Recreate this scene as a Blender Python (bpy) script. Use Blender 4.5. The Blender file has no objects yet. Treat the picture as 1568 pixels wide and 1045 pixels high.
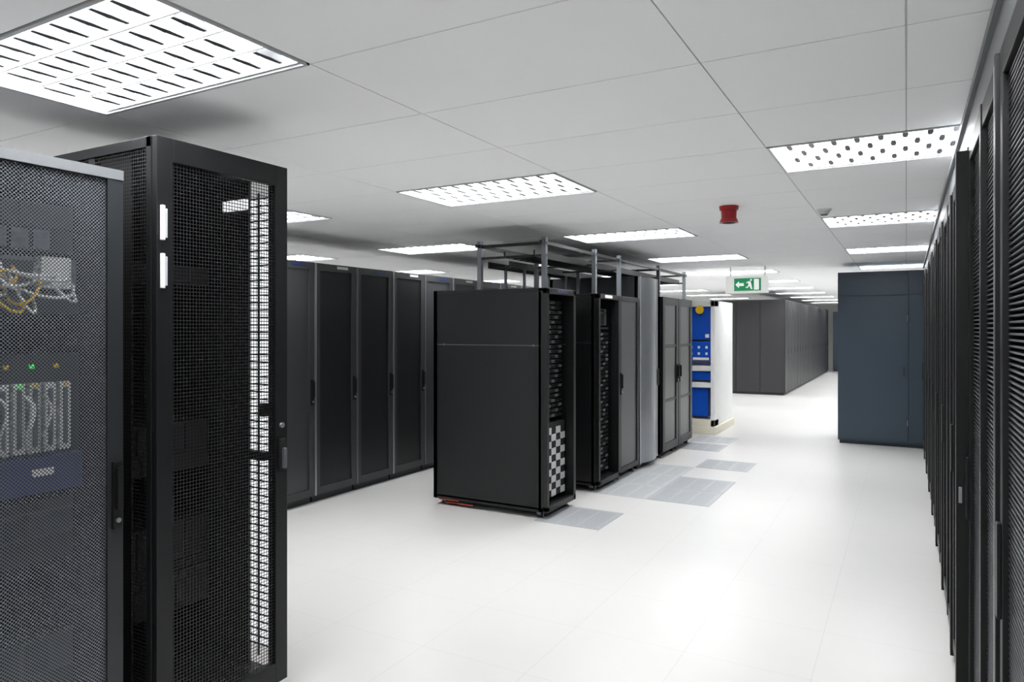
import bpy, math, random
from mathutils import Vector
random.seed(4)
scene=bpy.context.scene
scene.view_settings.view_transform='Standard'
scene.view_settings.look='None'
scene.view_settings.exposure=0.0

# ------------------------------------------------------------ helpers
def lin(h):
    h=h.lstrip('#'); r=[int(h[i:i+2],16)/255 for i in (0,2,4)]
    return tuple((c/12.92 if c<=0.04045 else ((c+0.055)/1.055)**2.4) for c in r)+(1,)

def mat(name,col,rough=0.5,metal=0.0,emit=0.0,noise=0.04,nscale=6.0,spec=0.5):
    m=bpy.data.materials.new(name); m.use_nodes=True
    nt=m.node_tree; b=nt.nodes['Principled BSDF']
    c=lin(col)
    tc=nt.nodes.new('ShaderNodeTexCoord'); n=nt.nodes.new('ShaderNodeTexNoise')
    n.inputs['Scale'].default_value=nscale; n.inputs['Detail'].default_value=2
    nt.links.new(tc.outputs['Object'],n.inputs['Vector'])
    mix=nt.nodes.new('ShaderNodeMix'); mix.data_type='RGBA'; mix.name='colmix'
    mix.inputs['A'].default_value=tuple(v*(1-noise) for v in c[:3])+(1,)
    mix.inputs['B'].default_value=tuple(min(1,v*(1+noise)) for v in c[:3])+(1,)
    nt.links.new(n.outputs['Fac'],mix.inputs['Factor'])
    nt.links.new(mix.outputs['Result'],b.inputs['Base Color'])
    b.inputs['Roughness'].default_value=rough
    b.inputs['Metallic'].default_value=metal
    b.inputs['Specular IOR Level'].default_value=spec
    if emit>0:
        b.inputs['Emission Color'].default_value=c
        b.inputs['Emission Strength'].default_value=emit
    return m

def math_node(nt,op,a,b=None):
    n=nt.nodes.new('ShaderNodeMath'); n.operation=op
    for i,v in enumerate((a,b)):
        if v is None: continue
        if isinstance(v,(int,float)): n.inputs[i].default_value=v
        else: nt.links.new(v,n.inputs[i])
    return n.outputs[0]

def perf(name,col,cell=0.006,thr=0.2,rough=0.4,metal=0.6,square=False,hole=0.38,solid=False):
    """punched / woven sheet: real see-through holes (solid=True: backed sheet, holes read black)"""
    m=mat(name,col,rough,metal); nt=m.node_tree
    b=nt.nodes['Principled BSDF']; out=nt.nodes['Material Output']
    tc=nt.nodes.new('ShaderNodeTexCoord'); s=nt.nodes.new('ShaderNodeSeparateXYZ')
    nt.links.new(tc.outputs['Object'],s.inputs[0])
    u=math_node(nt,'ADD',s.outputs[0],s.outputs[1]); v=s.outputs[2]
    if square:
        def f(q):
            q=math_node(nt,'MULTIPLY',q,1/cell); q=math_node(nt,'FRACT',q)
            q=math_node(nt,'SUBTRACT',q,0.5); q=math_node(nt,'ABSOLUTE',q)
            return math_node(nt,'LESS_THAN',q,hole)
        fac=math_node(nt,'MULTIPLY',f(u),f(v))
    else:
        a=math_node(nt,'SINE',math_node(nt,'MULTIPLY',u,math.pi/cell))
        c=math_node(nt,'SINE',math_node(nt,'MULTIPLY',v,math.pi/cell))
        fac=math_node(nt,'GREATER_THAN',math_node(nt,'MULTIPLY',a,c),thr)
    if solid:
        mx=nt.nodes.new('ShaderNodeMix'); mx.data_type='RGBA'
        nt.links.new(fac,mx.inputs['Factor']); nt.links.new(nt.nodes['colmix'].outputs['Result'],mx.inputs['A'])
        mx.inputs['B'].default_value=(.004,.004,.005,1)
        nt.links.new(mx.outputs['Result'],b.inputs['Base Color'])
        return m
    t=nt.nodes.new('ShaderNodeBsdfTransparent'); mx=nt.nodes.new('ShaderNodeMixShader')
    nt.links.new(fac,mx.inputs[0]); nt.links.new(b.outputs[0],mx.inputs[1]); nt.links.new(t.outputs[0],mx.inputs[2])
    nt.links.new(mx.outputs[0],out.inputs[0])
    return m

class MB:
    def __init__(s): s.v=[]; s.f=[]; s.mi=[]; s.mats=[]
    def m(s,mt):
        if mt not in s.mats: s.mats.append(mt)
        return s.mats.index(mt)
    def box(s,x0,x1,y0,y1,z0,z1,mt):
        if x0>x1:x0,x1=x1,x0
        if y0>y1:y0,y1=y1,y0
        if z0>z1:z0,z1=z1,z0
        k=len(s.v); i=s.m(mt)
        s.v+=[(x0,y0,z0),(x1,y0,z0),(x1,y1,z0),(x0,y1,z0),(x0,y0,z1),(x1,y0,z1),(x1,y1,z1),(x0,y1,z1)]
        for q in ((0,3,2,1),(4,5,6,7),(0,1,5,4),(1,2,6,5),(2,3,7,6),(3,0,4,7)):
            s.f.append(tuple(k+a for a in q)); s.mi.append(i)
    def poly(s,pts,mt):
        k=len(s.v); s.v+=list(pts); s.f.append(tuple(range(k,k+len(pts)))); s.mi.append(s.m(mt))
    def cyl(s,c,r0,r1,h,mt,axis='z',n=24):
        k=len(s.v); i=s.m(mt)
        for r,t in ((r0,0),(r1,h)):
            for a in range(n):
                an=2*math.pi*a/n; p=(r*math.cos(an),r*math.sin(an),t)
                if axis=='x': p=(p[2],p[0],p[1])
                if axis=='y': p=(p[0],p[2],-p[1])
                s.v.append((c[0]+p[0],c[1]+p[1],c[2]+p[2]))
        for a in range(n):
            b=(a+1)%n; s.f.append((k+a,k+b,k+n+b,k+n+a)); s.mi.append(i)
        s.f.append(tuple(k+a for a in reversed(range(n)))); s.mi.append(i)
        s.f.append(tuple(k+n+a for a in range(n))); s.mi.append(i)
    def tube(s,p0,p1,p2,p3,r,mt,n=14,sides=6):
        """cable along a cubic bezier"""
        i=s.m(mt); P=[Vector(p) for p in (p0,p1,p2,p3)]; pts=[]
        for a in range(n+1):
            t=a/n; u=1-t
            pts.append(P[0]*u**3+P[1]*3*u*u*t+P[2]*3*u*t*t+P[3]*t**3)
        k=len(s.v)
        for a,p in enumerate(pts):
            d=(pts[min(a+1,n)]-pts[max(a-1,0)]).normalized()
            e1=d.cross(Vector((0.31,0.2,0.93))).normalized(); e2=d.cross(e1)
            for q in range(sides):
                an=2*math.pi*q/sides; w=p+e1*r*math.cos(an)+e2*r*math.sin(an); s.v.append(tuple(w))
        for a in range(n):
            for q in range(sides):
                q2=(q+1)%sides
                s.f.append((k+a*sides+q,k+a*sides+q2,k+(a+1)*sides+q2,k+(a+1)*sides+q)); s.mi.append(i)
    def mesh(s,name):
        me=bpy.data.meshes.new(name); me.from_pydata(s.v,[],s.f)
        for t in s.mats: me.materials.append(t)
        me.polygons.foreach_set('material_index',s.mi); me.update(); return me
    def obj(s,name,loc=(0,0,0),rz=0,bevel=0,parent=None):
        o=bpy.data.objects.new(name,s.mesh(name)); scene.collection.objects.link(o)
        o.location=loc; o.rotation_euler=(0,0,rz)
        if bevel:
            b=o.modifiers.new('bevel','BEVEL'); b.width=bevel; b.segments=2; b.limit_method='ANGLE'
            b.angle_limit=math.radians(60)
        if parent: o.parent=parent
        return o

# ------------------------------------------------------------ materials
M_black=mat('black_powdercoat','#121315',0.42,0.0,spec=0.35)
M_black2=mat('black_frame','#0e0f10',0.4,0.0,spec=0.4)
M_deep=mat('rack_interior_black','#08080a',0.7)
M_dgrey=mat('dark_grey_metal','#2d3033',0.4,0.3)
M_frame=mat('cabinet_frame_grey','#434546',0.36,0.4)
M_mgrey=mat('mid_grey_metal','#686c71',0.38,0.5)
M_silver=mat('silver_metal','#a9acb0',0.32,0.8)
M_chrome=mat('bright_vent_metal','#c6c8ca',0.35,0.2)
M_lgrey=mat('light_grey_paint','#c9cbcd',0.4)
M_white=mat('white_paint','#ebebea',0.45)
M_cream=mat('cream_paint','#e2dccb',0.5)
M_blue=mat('blue_panel','#0a4bb4',0.35)
M_blued=mat('navy_label','#203068',0.4)
M_red=mat('red_plastic','#a01218',0.35)
M_orange=mat('orange_cable','#8a2a14',0.4)
M_yellow=mat('yellow_plastic','#eabc10',0.4)
M_slate=mat('slate_blue_metal','#35424f',0.36,0.2,nscale=1.5)
M_slated=mat('slate_blue_dark','#27323c',0.4,0.2)
M_char=mat('charcoal_cabinet','#2d2c30',0.42,0.1)
M_chard=mat('charcoal_seam','#111113',0.5)
M_led=mat('green_led','#2ee04c',0.4,emit=1.0)
M_ledy=mat('amber_led','#c9a52c',0.4,emit=0.4)
M_green=mat('exit_sign_green','#0c9a60',0.4,emit=0.25)
M_signw=mat('exit_sign_white','#ffffff',0.4,emit=0.5)
M_signbox=mat('exit_sign_housing','#f2f2f0',0.4,emit=0.35)  # slight emission added so the unlit housing face reads white
M_strip=mat('glowing_white_strip','#f4f6f8',0.4,emit=1.1)  # not a lamp: emission added so a pale strip looks bright
P_near=perf('perforated_grey_door','#686c72',0.0062,0.08,0.38,0.5)
P_wire=perf('woven_wire_mesh','#2a2a2c',0.014,rough=0.4,metal=0.4,square=True,hole=0.38)
P_dark=perf('perforated_dark_door','#3a3b3d',0.006,0.35,0.33,0.6,solid=True)
P_mid=perf('perforated_mid_door','#5b5d60',0.006,0.4,0.33,0.6,solid=True)
P_light=perf('perforated_light_door','#a6a9ad',0.007,0.6,0.35,0.6,solid=True)

# ------------------------------------------------------------ room constants
H=2.58
XW0,XW1,YW0,YW1=-9.2,1.4,-3.2,31.0
PY=0.66; Y0=1.16; XL=-0.63
cols=[XL-2.4*k for k in range(4)]      # left x of every light column
fixt=set()
for ci,cx in enumerate(cols):
    for k in range(-1,11):
        if ci==3 and k>4: continue
        fixt.add((ci,k))

# floor
def floor_mat():
    m=bpy.data.materials.new('white_raised_floor'); m.use_nodes=True; nt=m.node_tree
    b=nt.nodes['Principled BSDF']; tc=nt.nodes.new('ShaderNodeTexCoord')
    s=nt.nodes.new('ShaderNodeSeparateXYZ'); nt.links.new(tc.outputs['Object'],s.inputs[0])
    def seam(q,off):
        q=math_node(nt,'ADD',q,60+off); q=math_node(nt,'MULTIPLY',q,1/0.6); q=math_node(nt,'FRACT',q)
        q=math_node(nt,'SUBTRACT',q,0.5); q=math_node(nt,'ABSOLUTE',q)
        return math_node(nt,'GREATER_THAN',q,0.4972)
    g=math_node(nt,'MAXIMUM',seam(s.outputs[0],-0.21),seam(s.outputs[1],-0.57))
    n=nt.nodes.new('ShaderNodeTexNoise'); n.inputs['Scale'].default_value=1.2; n.inputs['Detail'].default_value=6
    nt.links.new(tc.outputs['Object'],n.inputs['Vector'])
    base=nt.nodes.new('ShaderNodeMix'); base.data_type='RGBA'
    base.inputs['A'].default_value=lin('#c0c0be'); base.inputs['B'].default_value=lin('#c8c7c5')
    nt.links.new(n.outputs['Fac'],base.inputs['Factor'])
    mx=nt.nodes.new('ShaderNodeMix'); mx.data_type='RGBA'
    nt.links.new(math_node(nt,'MULTIPLY',g,0.35),mx.inputs['Factor']); nt.links.new(base.outputs['Result'],mx.inputs['A'])
    mx.inputs['B'].default_value=lin('#989896')
    nt.links.new(mx.outputs['Result'],b.inputs['Base Color'])
    b.inputs['Roughness'].default_value=0.3
    b.inputs['Specular IOR Level'].default_value=0.4
    return m
b=MB(); b.box(XW0-.1,XW1+.1,YW0-.1,YW1+.1,-0.1,0,floor_mat()); b.obj('floor')

# walls
M_wall=mat('wall_white_paint','#e8e8e6',0.6)
for nm,a in (('wall_left',(XW0-.1,XW0,YW0,YW1)),('wall_right',(XW1,XW1+.1,YW0,YW1)),
             ('wall_back',(XW0-.1,XW1+.1,YW0-.1,YW0)),('wall_far',(XW0-.1,XW1+.1,YW1,YW1+.1))):
    b=MB(); b.box(*a,0,H+0.2,M_wall); b.obj(nm)

# ceiling (tiles + T-bars + slab)
M_tile=mat('ceiling_tile_white','#fcfcfd',0.7,noise=0.01,nscale=30)
M_tbar=mat('ceiling_t_bar','#c8caca',0.5)
M_gap=mat('ceiling_void','#a0a0a0',0.9)
b=MB()
xl=[XL-1.2*k for k in range(8)]; xl=[x for x in xl if x>XW0]+[XW0]; xl=sorted(xl)+[0.0,0.57,1.17,XW1]
j0=int(math.floor((YW0-Y0)/PY))
g=0.0028
ycells=[]
j=j0
while Y0+PY*j<YW1:
    ycells.append((max(YW0,Y0+PY*j),min(YW1,Y0+PY*(j+1)),j)); j+=1
def isfix(xa,j):
    for ci,cx in enumerate(cols):
        if cx-0.01<=xa<cx+1.19:
            if j%4==0 and (ci,j//4) in fixt: return True
    return False
for i in range(len(xl)-1):
    xa,xb=xl[i],xl[i+1]
    for ya,yb,j in ycells:
        if isfix(xa,j): continue
        b.box(xa+g,xb-g,ya+g,yb-g,H,H+0.015,M_tile)
        b.box(xa-.004,xa+.004,ya,yb,H+.004,H+.012,M_tbar)
        b.box(xa,xb,ya-.004,ya+.004,H+.004,H+.012,M_tbar)
b.box(XW0,XW1,YW0,YW1,H+0.17,H+0.2,M_gap)
b.obj('ceiling')

# light fixtures: recessed parabolic louvre troffers
M_refl=mat('louvre_white_reflector','#ececec',0.35,0.1)
M_alu=mat('louvre_blade_metal','#3a3c3f',0.35,0.0)  # dark reflections of the slots put into the blade colour
M_rim=mat('fixture_rim_grey','#b9bbbd',0.4,0.2)
b=MB(); L,W=1.2,PY
b.box(0.002,L-.002,0.002,0.016,-0.006,0.13,M_rim); b.box(0.002,L-.002,W-.016,W-.002,-0.006,0.13,M_rim)
b.box(0.002,0.016,0.002,W-.002,-0.006,0.13,M_rim); b.box(L-.016,L-.002,0.002,W-.002,-0.006,0.13,M_rim)
b.box(0.0,L,0.0,W,0.125,0.132,M_refl)
nl=4; lw=(W-.044)/nl
for q in range(nl+1):
    yc=.022+lw*q
    ya,yb=max(.022,yc-.003),min(W-.022,yc+.003)
    b.poly([(.022,ya,.003),(L-.022,ya,.003),(L-.022,yb,.003),(.022,yb,.003)],M_refl)
    b.poly([(.022,ya,.003),(L-.022,ya,.003),(L-.022,yc,.055),(.022,yc,.055)],M_refl)
    b.poly([(.022,yb,.003),(L-.022,yb,.003),(L-.022,yc,.055),(.022,yc,.055)],M_refl)
for q in range(nl):
    ya=.022+lw*q+.018; yb=ya+lw-.036
    for r in range(1,11):
        xc=.022+(L-.044)*(r+(.25 if q%2 else -.25))/11; hw=.014
        ym=(ya+yb)/2
        b.poly([(xc-hw*.6,ya,.006),(xc+hw*.6,ya,.006),(xc+hw,ym,.006),(xc+hw*.6,yb,.006),(xc-hw*.6,yb,.006),(xc-hw,ym,.006)],M_alu)
        for sx_ in (-1,1):
            b.poly([(xc+sx_*hw*.6,ya,.0065),(xc+sx_*hw,ym,.0065),(xc,ym,.06),(xc,ya+.01,.06)],M_alu)
            b.poly([(xc+sx_*hw,ym,.0065),(xc+sx_*hw*.6,yb,.0065),(xc,yb-.01,.06),(xc,ym,.06)],M_alu)
        for yy_,yt in ((ya,ya+.01),(yb,yb-.01)):
            b.poly([(xc-hw*.6,yy_,.0065),(xc+hw*.6,yy_,.0065),(xc,yt,.06)],M_alu)
fix_me=b.mesh('ceiling_light_fixture')
for (ci,k) in sorted(fixt):
    o=bpy.data.objects.new('ceiling_light_fixture',fix_me); scene.collection.objects.link(o)
    o.location=(cols[ci],Y0+PY*4*k,H)
    ld=bpy.data.lights.new('lamp','AREA'); ld.shape='RECTANGLE'; ld.size=1.12; ld.size_y=W-.07
    ld.energy=76; ld.color=(0.985,0.995,1.0)
    lo=bpy.data.objects.new('lamp',ld); scene.collection.objects.link(lo)
    lo.parent=o; lo.location=(L/2,W/2,0.12)

# ------------------------------------------------------------ racks (local: front at x=0 facing +x, width along y)
def equipment(b,w,z0,z1,x,seed,mats,d=0.5,gap=0.3):
    r=random.Random(seed); z=z0
    while z<z1-0.05:
        u=r.choice([1,1,2,2,3,4])*0.0445
        if z+u>z1: break
        if r.random()>gap:
            mt=r.choice(mats); b.box(x-d,x,0.07,w-.07,z+.002,z+u-.002,mt)
            n=r.randint(3,9)
            for q in range(n):
                yy=.1+(w-.24)*q/n; b.box(x,x+.006,yy,yy+(w-.24)/n*.8,z+.01,z+u-.01,r.choice(mats))
        z+=u
def carcass(b,w,h,d,mt,z0=0.06,sides=True,inner=M_deep,seam=None):
    b.box(-d,-.03,0.0,w,h-.03,h,mt); b.box(-d,-.03,0.0,w,z0,z0+.04,mt)
    b.box(-d,-d+.02,0.0,w,z0,h,mt)
    if sides:
        for y in ((0.0,.018),(w-.018,w)):
            if seam:
                b.box(-d+.01,-.045,y[0],y[1],z0+.02,seam-.003,mt); b.box(-d+.01,-.045,y[0],y[1],seam+.003,h-.03,mt)
                b.box(-d+.02,-.05,y[0]+.004,y[1]-.004,seam-.004,seam+.004,M_mgrey)
            else: b.box(-d+.01,-.045,y[0],y[1],z0+.02,h-.03,mt)
    for y in ((0,.045),(w-.045,w)):
        b.box(-.075,-.03,y[0],y[1],z0,h,M_black2)
        b.box(-d,-d+.045,y[0],y[1],z0,h,M_black2)
def plinth(b,w,d,mt,z=0.06): b.box(-d+.02,-.05,.01,w-.01,0,z,mt)
def casters(b,w,d):
    for x in (-.09,-d+.09):
        for y in (.06,w-.06):
            b.cyl((x,y-.012,.03),.03,.03,.024,M_deep,axis='y',n=16)
            b.box(x-.02,x+.02,y-.02,y+.02,.03,.065,M_mgrey)
            b.cyl((x+.035,y,0),.018,.018,.012,M_mgrey); b.cyl((x+.035,y,0),.006,.006,.065,M_mgrey,n=8)
def door(b,w,h,z0,fm,pm,fw=.05,x0=-.03,x1=0.0,hand=True,y0=0.0,y1=None,top=None,hm=None,side=1,bars=()):
    y1=w if y1 is None else y1; top=fw if top is None else top
    b.box(x0,x1,y0+.003,y0+fw,z0,h,fm); b.box(x0,x1,y1-fw,y1-.003,z0,h,fm)
    b.box(x0,x1,y0+fw,y1-fw,h-top,h,fm); b.box(x0,x1,y0+fw,y1-fw,z0,z0+top,fm)
    b.poly([(x1-.012,y0+fw,z0+top),(x1-.012,y1-fw,z0+top),(x1-.012,y1-fw,h-top),(x1-.012,y0+fw,h-top)],pm)
    for z in bars: b.box(x0,x1-.002,y0+fw,y1-fw,z-.02,z+.02,fm)
    if hand:
        yc=(y1-fw/2) if side>0 else (y0+fw/2); hm=hm or M_black2
        b.box(x1,x1+.012,yc-.016,yc+.016,.93,1.17,hm); b.box(x1+.012,x1+.03,yc-.010,yc+.010,1.0,1.15,hm)
        b.cyl((x1+.012,yc,.96),.009,.009,.008,M_silver,axis='x',n=12)

# --- centre row
def blade_front(b,w,z0,z1,seed,chrome=None):
    z=z0
    b.box(-.5,-.13,.06,w-.06,z0,z1,M_deep)
    while z<z1-.03:
        b.box(-.13,-.105,.065,w-.065,z+.004,z+.036,M_dgrey)
        n=6
        for q in range(n):
            yy=.075+(w-.15)*q/n
            b.box(-.105,-.092,yy,yy+(w-.15)/n-.012,z+.008,z+.032,M_black2 if (q+int(z*50))%3 else M_mgrey)
        z+=.0445
def chrome_front(b,w,z0,z1):
    b.box(-.5,-.075,.06,w-.06,z0,z1,M_deep)
    n=5; s=.062; rows=int((z1-z0)/s)
    for i in range(rows):
        for q in range(n):
            if (i+q)%2: continue
            yy=.065+(w-.13)*q/n
            b.box(-.075,-.070,yy,yy+(w-.13)/n,z0+i*s,z0+i*s+s,M_chrome)
b=MB(); w=.6; d=1.18
carcass(b,w,2.0,d,M_black,seam=1.5); casters(b,w,d)
for x in (-.12,-d+.12): b.cyl((x,-.004,1.5),.010,.010,.006,M_mgrey,axis='y',n=12)
chrome_front(b,w,.14,.80); blade_front(b,w,.84,1.92,1)
for y in ((0,.04),(w-.05,w)): b.box(-.03,0.012,y[0],y[1],.07,2.0,M_black2)
b.box(-.03,.012,0,w,1.95,2.0,M_black2); b.box(-.03,.012,0,w,.06,.11,M_black2)
b.box(-.002,.014,.2,.42,1.96,1.99,M_blued)
b.cyl((-1.05,.02,.03),.008,.008,.30,M_orange,axis='x',n=10)
b.box(-1.12,-.9,.0,.03,.05,.062,M_orange)
b.obj('blade_server_rack',(-2.70,5.43,0),bevel=.003)
b=MB(); carcass(b,w,2.0,d,M_black,seam=1.5); casters(b,w,d)
blade_front(b,w,.14,1.62,2); b.box(-.5,-.1,.06,w-.06,1.64,1.66,M_dgrey)
equipment(b,w,1.68,1.92,-.12,5,[M_black2,M_mgrey,M_dgrey],gap=.1)
for y in ((0,.04),(w-.05,w)): b.box(-.03,0.012,y[0],y[1],.07,2.0,M_black2)
b.box(-.03,.012,0,w,1.95,2.0,M_black2); b.box(-.03,.012,0,w,.06,.11,M_black2)
b.box(.012,.02,.15,.35,1.96,1.99,M_lgrey)
b.obj('blade_server_rack',(-2.70,6.60,0),bevel=.003)
b=MB(); carcass(b,.62,2.0,d,M_black); casters(b,.62,d)
door(b,.62,2.0,.08,M_black2,P_mid,fw=.055,side=-1)
b.obj('mesh_door_server_rack',(-2.70,7.22,0),bevel=.003)
# tall light grey curved-door rack
b=MB(); w=.66; carcass(b,w,2.26,d,M_dgrey); plinth(b,w,d,M_black2)
n=10; pr=None
for i in range(n+1):
    yy=.01+(w-.02)*i/n; xx=-.02+.07*math.sin(math.pi*i/n)
    if pr: 
        b.poly([(pr[0],pr[1],.07),(xx,yy,.07),(xx,yy,2.25),(pr[0],pr[1],2.25)],P_light)
        b.poly([(pr[0],pr[1],2.25),(xx,yy,2.25),(-.03,yy,2.25),(-.03,pr[1],2.25)],M_silver)
        b.poly([(pr[0],pr[1],.07),(xx,yy,.07),(-.03,yy,.07),(-.03,pr[1],.07)],M_silver)
    pr=(xx,yy)
b.box(-.03,-.005,0,.03,.06,2.26,M_silver); b.box(-.03,-.005,w-.03,w,.06,2.26,M_silver)
b.box(.02,.035,w-.1,w-.07,.95,1.15,M_black2)
b.obj('curved_door_server_rack',(-2.70,7.90,0))
# pair of split-window racks
for yy in (8.70,9.40):
    b=MB(); w=.69; carcass(b,w,2.05,1.1,M_black); casters(b,w,1.1)
    door(b,w,2.05,.08,M_black2,P_mid,fw=.10,side=-1 if yy>9 else 1,bars=(.72,1.42))
    b.obj('window_door_server_rack',(-2.68,yy,0),bevel=.003)

# --- back left row (front x=-4.87)
for i in range(15):
    b=MB(); w=.58; h=2.27; carcass(b,w,h,1.0,M_black2); plinth(b,w,1.0,M_dgrey,.07)
    door(b,w,h,.07,M_frame,P_dark if i%4!=2 else P_mid,fw=.07,side=1)
    b.box(-.03,.005,0,.022,.07,h,M_silver if i%2 else M_mgrey)
    b.box(.0,.004,.3,.45,h-.04,h-.015,M_lgrey if i%2 else M_blued)
    b.obj('server_cabinet',(-4.87,3.16+.58*i,0))

# --- near left row
rr=random.Random(9)
for i in range(4):
    b=MB(); w=.8; h=2.22; d=1.05
    carcass(b,w,h,d,M_dgrey); plinth(b,w,d,M_black2)
    door(b,w,h,.07,M_dgrey,P_near,fw=.06,top=.035,side=1)
    b.box(-.03,.003,.003,w-.003,h-.033,h+.003,M_silver)
    # patch shelf with drooping cables
    b.box(-.6,-.18,.07,w-.07,1.80,1.90,M_mgrey); b.box(-.18,-.17,.10,w-.1,1.815,1.885,M_dgrey)
    b.box(-.17,-.12,.30,.42,1.80,1.90,M_white); b.box(-.17,-.12,w-.22,w-.12,1.79,1.90,M_white)
    b.box(-.6,-.16,.07,w-.07,1.70,1.775,M_dgrey)
    for q in range(22):
        ya=rr.uniform(.30,.66); yb=min(.70,max(.28,ya+rr.uniform(-.3,.3)))
        za=rr.uniform(1.83,1.88); zb=rr.uniform(1.72,1.88); dz=rr.uniform(.03,.12)
        b.tube((-.165,ya,za),(-.08,ya,za-dz),(-.07,yb,zb-dz),(-.15,yb,zb),.0055,M_yellow if q%3==0 else M_white)
    # chassis with vertical line cards
    b.box(-.7,-.16,.07,w-.07,1.12,1.56,M_dgrey)
    for q in range(12):
        yy=.10+.05*q; b.box(-.16,-.135,yy,yy+.036,1.22,1.46,M_white if q%3 else M_lgrey)
        b.box(-.135,-.130,yy+.010,yy+.024,1.24,1.44,M_mgrey)
        if q%3!=1: b.box(-.134,-.126,yy+.012,yy+.022,1.447,1.458,M_led if q%4==0 else M_ledy)
    for q in range(10):
        ya=rr.uniform(.15,.6); b.tube((-.13,ya,1.42),(-.08,ya+.05,1.36),(-.07,ya-.06,1.30),(-.13,ya+.02,1.22),.0045,M_white)
    b.box(-.16,-.12,.08,w-.08,1.08,1.205,M_blued); b.box(-.12,-.117,w-.25,w-.18,1.14,1.165,M_white)
    for q in range(5): b.box(-.16,-.152,.32+.08*q,.334+.08*q,1.51,1.524,M_led if q%2 else M_ledy)
    equipment(b,w,.15,1.05,-.2,40+i,[M_black2,M_dgrey],gap=.3)
    equipment(b,w,1.92,2.15,-.2,50+i,[M_mgrey,M_dgrey],gap=.3)
    b.obj('perforated_door_server_rack',(-2.49,.755-.805*i,0))
# open-mesh rack
b=MB(); w=.64; h=2.37; d=1.05
b.box(-d,-.03,0,w,h-.04,h,M_black); b.box(-d,-.03,0,w,.06,.10,M_black); b.box(-d,-d+.02,0,w,.06,h,M_black)
for y in ((0,.04),(w-.03,w)):
    b.box(-.06,-.03,y[0],y[1],.06,h,M_black2); b.box(-d,-d+.05,y[0],y[1],.06,h,M_black2)
    b.box(-.44,-.40,y[0]+.005,y[1]-.005,.06,h,M_dgrey)
b.poly([(-.06,.006,.1),(-d,.006,.1),(-d,.006,h-.04),(-.06,.006,h-.04)],P_wire)
b.box(-d,-.2,.03,.04,.1,h-.04,M_deep)
b.box(-d,-.235,w-.02,w-.005,.1,h-.04,M_deep); b.box(-.105,-.06,w-.02,w-.005,.1,h-.04,M_deep)
b.box(-.23,-.11,w-.012,w-.004,.2,h-.12,M_strip)  # pale strip behind the ladder, its brightness put in by added glow
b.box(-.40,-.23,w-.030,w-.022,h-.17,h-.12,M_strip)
z=.2
while z<h-.12:
    b.box(-.235,-.105,w-.024,w-.018,z,z+.007,M_black2); z+=.034
b.box(-.166,-.160,w-.028,w-.016,.15,h-.1,M_black2)
b.box(-.13,-.10,w-.05,w-.02,1.25,1.31,M_deep); b.box(-.2,-.10,w-.05,w-.02,1.05,1.09,M_deep)
equipment(b,w,.2,2.1,-.45,77,[M_deep,M_black2,M_deep],gap=.5)
door(b,w,h,.08,M_black,P_wire,fw=.07,top=.09,side=1,hand=False)
for z in (1.98,1.80,.12): # hinges
    b.cyl((.008,.022,z),.009,.009,.13,M_white,n=12); b.box(0,.005,.016,.045,z+.01,z+.12,M_lgrey)
b.box(0,.014,w-.055,w-.025,1.02,1.16,M_deep); b.cyl((.0,w-.04,1.22),.012,.012,.012,M_silver,axis='x',n=12)
b.box(.014,.03,w-.048,w-.032,1.03,1.12,M_mgrey)
plinth(b,w,d,M_black2)
b.obj('wire_mesh_server_rack',(-2.43,1.64,0),bevel=.002)

# --- right row (front x=+0.20 facing -x)
M_slat=mat('door_mesh_slat','#34353a',0.35,0.3)
for i in range(10):
    b=MB(); w=.998; h=2.33; carcass(b,w,h,1.0,M_black2); plinth(b,w,1.0,M_black2)
    b.box(-.5,-.04,.05,w-.05,.1,h-.05,M_deep)
    x0,x1=-.03,0.012; fw=.06
    for (a,c) in ((.012,fw),(w-fw-.03,w-.04)): b.box(x0,x1,a,c,.07,h,M_black)
    b.box(x0,x1,fw,w-fw,h-.07,h,M_black); b.box(x0,x1,fw,w-fw,.07,.14,M_black)
    b.box(x0,x1,w/2-.045,w/2-.005,.07,h,M_black); b.box(x0,x1+.004,w/2+.005,w/2+.045,.07,h,M_black)
    z=.15
    while z<h-.08:
        b.box(x0+.006,x1-.012,fw,w-fw-.02,z,z+.005,M_slat); z+=.014
    b.box(-.03,-.005,.0,.010,.07,h,M_mgrey)
    pr={1:.020,2:.050}.get(i,.022)
    b.box(x0,pr,w-.034,w-.004,.03,h-.02 if i!=1 else h,M_black2)       # protruding post on the near edge
    b.box(pr-.003,pr+.001,w-.036,w-.030,.05,h-.02,M_silver if i==1 else M_mgrey)
    b.box(pr-.020,pr-.008,w-.008,w+.001,1.0,1.06,M_silver)
    b.box(x1,x1+.010,.02,.05,.95,1.18,M_black2)
    b.obj('louvred_server_rack',(.212,1.10+1.0*(i+1),0),rz=math.pi,bevel=.003)
b=MB(); b.box(.21,1.2,1.1,11.1,2.335,2.49,mat('fascia_grey','#808386',0.35,0.3)); b.box(.195,.215,1.1,11.1,2.46,2.49,M_mgrey)
b.obj('rack_top_fascia')

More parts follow.
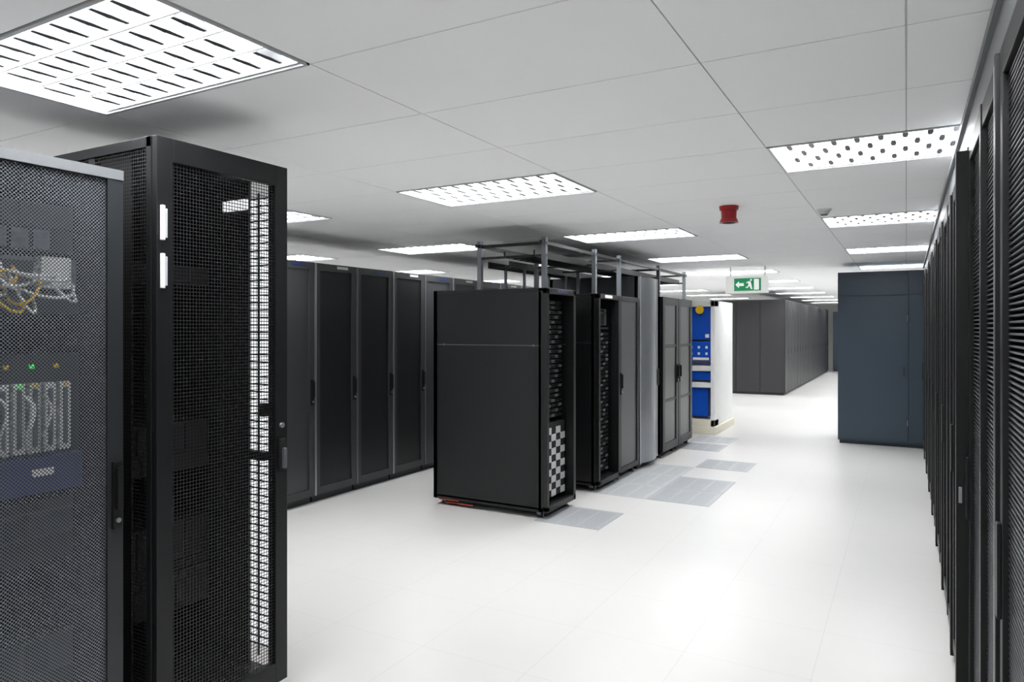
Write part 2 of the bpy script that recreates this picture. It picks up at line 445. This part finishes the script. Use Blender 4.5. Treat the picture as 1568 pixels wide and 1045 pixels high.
# ------------------------------------------------------------ overhead trays
b=MB(); zt=2.45
fr=[(-2.76,y) for y in (5.52,6.65,7.35,8.76,9.95)]
bk=[(-3.42,y) for y in (5.52,6.65,7.75,9.95)]
for x,y in fr+bk: b.box(x-.02,x+.02,y-.02,y+.02,2.002 if y<8 else 2.052,zt,M_mgrey)
for x in (-2.76,-3.42):
    b.box(x-.012,x+.012,5.45,10.05,2.385,2.415,M_black2)
for y in (5.52,6.65,7.35,8.76,9.95): b.box(-3.44,-2.74,y-.012,y+.012,2.385,2.41,M_black2); b.box(-3.44,-2.74,y-.012,y+.012,2.28,2.30,M_black2)
for x in (-2.85,-3.15): b.box(x-.008,x+.008,5.5,10,2.28,2.34,M_black2)
y=5.55
while y<10: b.box(-3.15,-2.85,y-.006,y+.006,2.28,2.292,M_black2); y+=.12
for x in (-3.8,-3.55): b.box(x-.008,x+.008,6.3,10,2.275,2.34,M_black2)
y=6.35
while y<10: b.box(-3.8,-3.55,y-.006,y+.006,2.275,2.287,M_black2); y+=.15
for k in range(5): b.box(-2.9-.035*k,-2.885-.035*k,5.6,9.9,2.293,2.305,M_deep)
for y,zz in ((6.64,2.002),(7.7,2.002),(9.9,2.3)):
    for x in (-3.79,-3.56): b.box(x-.012,x+.012,y-.012,y+.012,zz,2.34,M_mgrey)
b.obj('overhead_cable_tray')

# ------------------------------------------------------------ charcoal far row
for i in range(19):
    b=MB(); w=.58;h=2.36
    dd=1.75 if i==0 else 1.0
    b.box(-dd,0,.002,w-.002,.05,h,M_char); b.box(-dd+.02,-.03,.01,w-.01,0,.05,M_chard)
    b.box(0,.008,.02,w-.02,.07,h-.02,M_char); b.box(.008,.016,w-.07,w-.045,1.0,1.15,M_chard)
    b.box(-.02,.003,w-.014,w+.0,.05,h,M_chard)
    if i==0:
        for q in range(3): b.box(-.58*(q+1)+.012,-.58*q-.006,-.008,.003,.07,h-.02,M_char)
        for q in range(4): b.box(-.58*q-.006,-.58*q+.012,-.004,.003,.05,h,M_chard)
    b.obj('charcoal_storage_cabinet',(-2.60,18.35+.58*i,0),bevel=.004)

# ------------------------------------------------------------ slate blue cabinets
def slate(name,x0,x1,y0,y1,h,seams):
    b=MB(); b.box(x0,x1,y0,y1,.05,h,M_slate); b.box(x0+.02,x1-.02,y0+.03,y1-.02,0,.05,M_slated)
    xs=[x0+.012]+seams+[x1-.012]
    for a,c in zip(xs[:-1],xs[1:]):
        b.box(a+.004,c-.004,y0-.014,y0,.08,h-.34,M_slate); b.box(a+.004,c-.004,y0-.014,y0,h-.335,h-.015,M_slate)
        b.box(c-.07,c-.045,y0-.03,y0-.012,.98,1.12,M_slated)
        b.cyl((c-.015,y0-.018,.3),.006,.006,.08,M_silver,n=8); b.cyl((c-.015,y0-.018,1.75),.006,.006,.08,M_silver,n=8)
    return b.obj(name,bevel=.003)
slate('slate_storage_cabinet',-.86,1.14,11.15,11.95,2.45,[.03])
slate('slate_storage_cabinet',-2.45,-.9,29.6,30.3,2.28,[-1.7])

# ------------------------------------------------------------ white kiosk shelf with blue panels
b=MB(); X0,X1,Ya,Yb,hh=-3.5,-2.60,11.1,12.40,2.08
b.box(X0,X1,Ya+.25,Yb,.12,hh,M_white); b.box(X0-.02,X1+.03,Ya-.02,Yb+.02,0,.12,M_cream)
b.box(X1-.06,X1,Ya,Ya+.26,.12,hh,M_white); b.box(X0,X0+.06,Ya,Ya+.26,.12,hh,M_white)
b.box(X0,X1,Ya,Ya+.26,hh-.09,hh,M_white); b.box(X0,X1,Ya,Ya+.26,.12,.22,M_cream)
b.box(X0+.06,X1-.06,Ya+.08,Ya+.26,1.47,1.98,M_blue); b.box(X0+.06,X1-.06,Ya+.06,Ya+.26,1.14,1.44,M_blue)
b.box(X0+.06,X1-.06,Ya+.02,Ya+.26,.98,1.06,M_white)
b.box(X0+.06,X1-.06,Ya+.06,Ya+.26,.84,.97,M_blue); b.box(X0+.06,X1-.06,Ya+.02,Ya+.26,.72,.80,M_white)
b.box(X0+.06,X1-.12,Ya+.08,Ya+.26,.26,.72,M_blue)
for q in range(6):
    for zz in (1.33,1.23):
        b.box(X1-.12-.12*q-.035,X1-.12-.12*q,Ya+.05,Ya+.07,zz,zz+.04,M_white)
b.box(X1-.35,X1-.10,Ya+.05,Ya+.07,1.15,1.19,M_white); b.box(X1-.16,X1-.10,Ya+.06,Ya+.08,1.50,1.56,M_white)
b.cyl((-2.83,Ya-.01,1.94),.065,.065,.03,M_yellow,axis='y')
b.obj('blue_white_equipment_kiosk',bevel=.004)

# ------------------------------------------------------------ exit sign
b=MB(); sx,sy=-2.09,11.0
b.box(sx-.32,sx+.30,sy,sy+.05,2.18,2.44,M_signbox)
b.box(sx-.19,sx+.20,sy-.008,sy,2.215,2.405,M_green)
for x in (sx-.25,sx+.25): b.cyl((x,sy+.025,2.44),.008,.008,H-2.44,M_lgrey,n=8)
def P(pts): b.poly([(sx+x,sy-.011,2.31+z) for x,z in pts],M_signw)
P([(-.17,0),(-.12,.05),(-.12,.02),(-.05,.02),(-.05,-.02),(-.12,-.02),(-.12,-.05)][::-1])
P([(.10,-.08),(.17,-.08),(.17,.08),(.10,.08)])
P([(.0,.04),(.05,.05),(.06,-.0),(.03,-.01)]); P([(.03,-.01),(.06,-.0),(.075,-.07),(.055,-.07)])
P([(.02,0),(.035,-.01),(.01,-.05),(-.02,-.05),(-.02,-.035),(.005,-.035)])
P([(.045,.055),(.07,.055),(.07,.08),(.045,.08)]); P([(-.02,.015),(.0,.04),(.0,.02)])
b.obj('emergency_exit_sign')

# red alarm sounder, smoke detector
b=MB(); c=(-1.18,5.50)
b.cyl((c[0],c[1],H-.03),.068,.072,.031,M_red,n=32); b.cyl((c[0],c[1],H-.095),.055,.058,.065,M_red,n=32)
b.cyl((c[0],c[1],H-.125),.070,.060,.030,M_red,n=32); b.cyl((c[0],c[1],H-.13),.04,.05,.006,M_deep,n=24)
b.obj('fire_alarm_sounder')
b=MB(); c=(-.56,6.0)
b.cyl((c[0],c[1],H-.012),.055,.055,.012,M_white,n=32); b.cyl((c[0],c[1],H-.04),.03,.045,.028,M_lgrey,n=32); b.cyl((c[0],c[1],H-.05),.02,.03,.01,M_mgrey,n=24)
b.obj('smoke_detector')

# ------------------------------------------------------------ floor vent tiles
V1=mat('vent_tile_grey','#9a9da0',0.4,0.0); V2=mat('vent_tile_light','#aeb0b2',0.4,0.0); VS=mat('vent_slot','#8b8e92',0.6)
for x,y,mt in ((-2.79,5.37,V1),(-2.19,6.57,V1),(-2.19,7.17,V1),(-2.79,6.57,V2),(-2.79,7.17,V2),(-2.79,7.77,V2),(-2.19,8.37,V1),(-2.79,9.57,V1),(-2.79,10.3,V2)):
    b=MB(); b.box(.004,.596,.004,.596,0,.003,mt)
    for i in range(20):
        for k in range(3):
            yy=.04+.026*i; b.box(.04+.18*k,.19+.18*k,yy,yy+.004,.003,.0034,VS)
    b.obj('floor_vent_tile',(x,y,0))

# ------------------------------------------------------------ world + camera
w=bpy.data.worlds.new('World'); scene.world=w; w.use_nodes=True
w.node_tree.nodes['Background'].inputs[0].default_value=(.8,.85,.9,1); w.node_tree.nodes['Background'].inputs[1].default_value=.3
cd=bpy.data.cameras.new('Camera'); cam=bpy.data.objects.new('Camera',cd); scene.collection.objects.link(cam)
cam.location=(0,0,1.65); cam.rotation_euler=(math.radians(90),0,math.radians(29.2))
cd.sensor_width=36; cd.lens=24.8; cd.shift_y=-0.0124; cd.clip_start=.02
scene.camera=cam
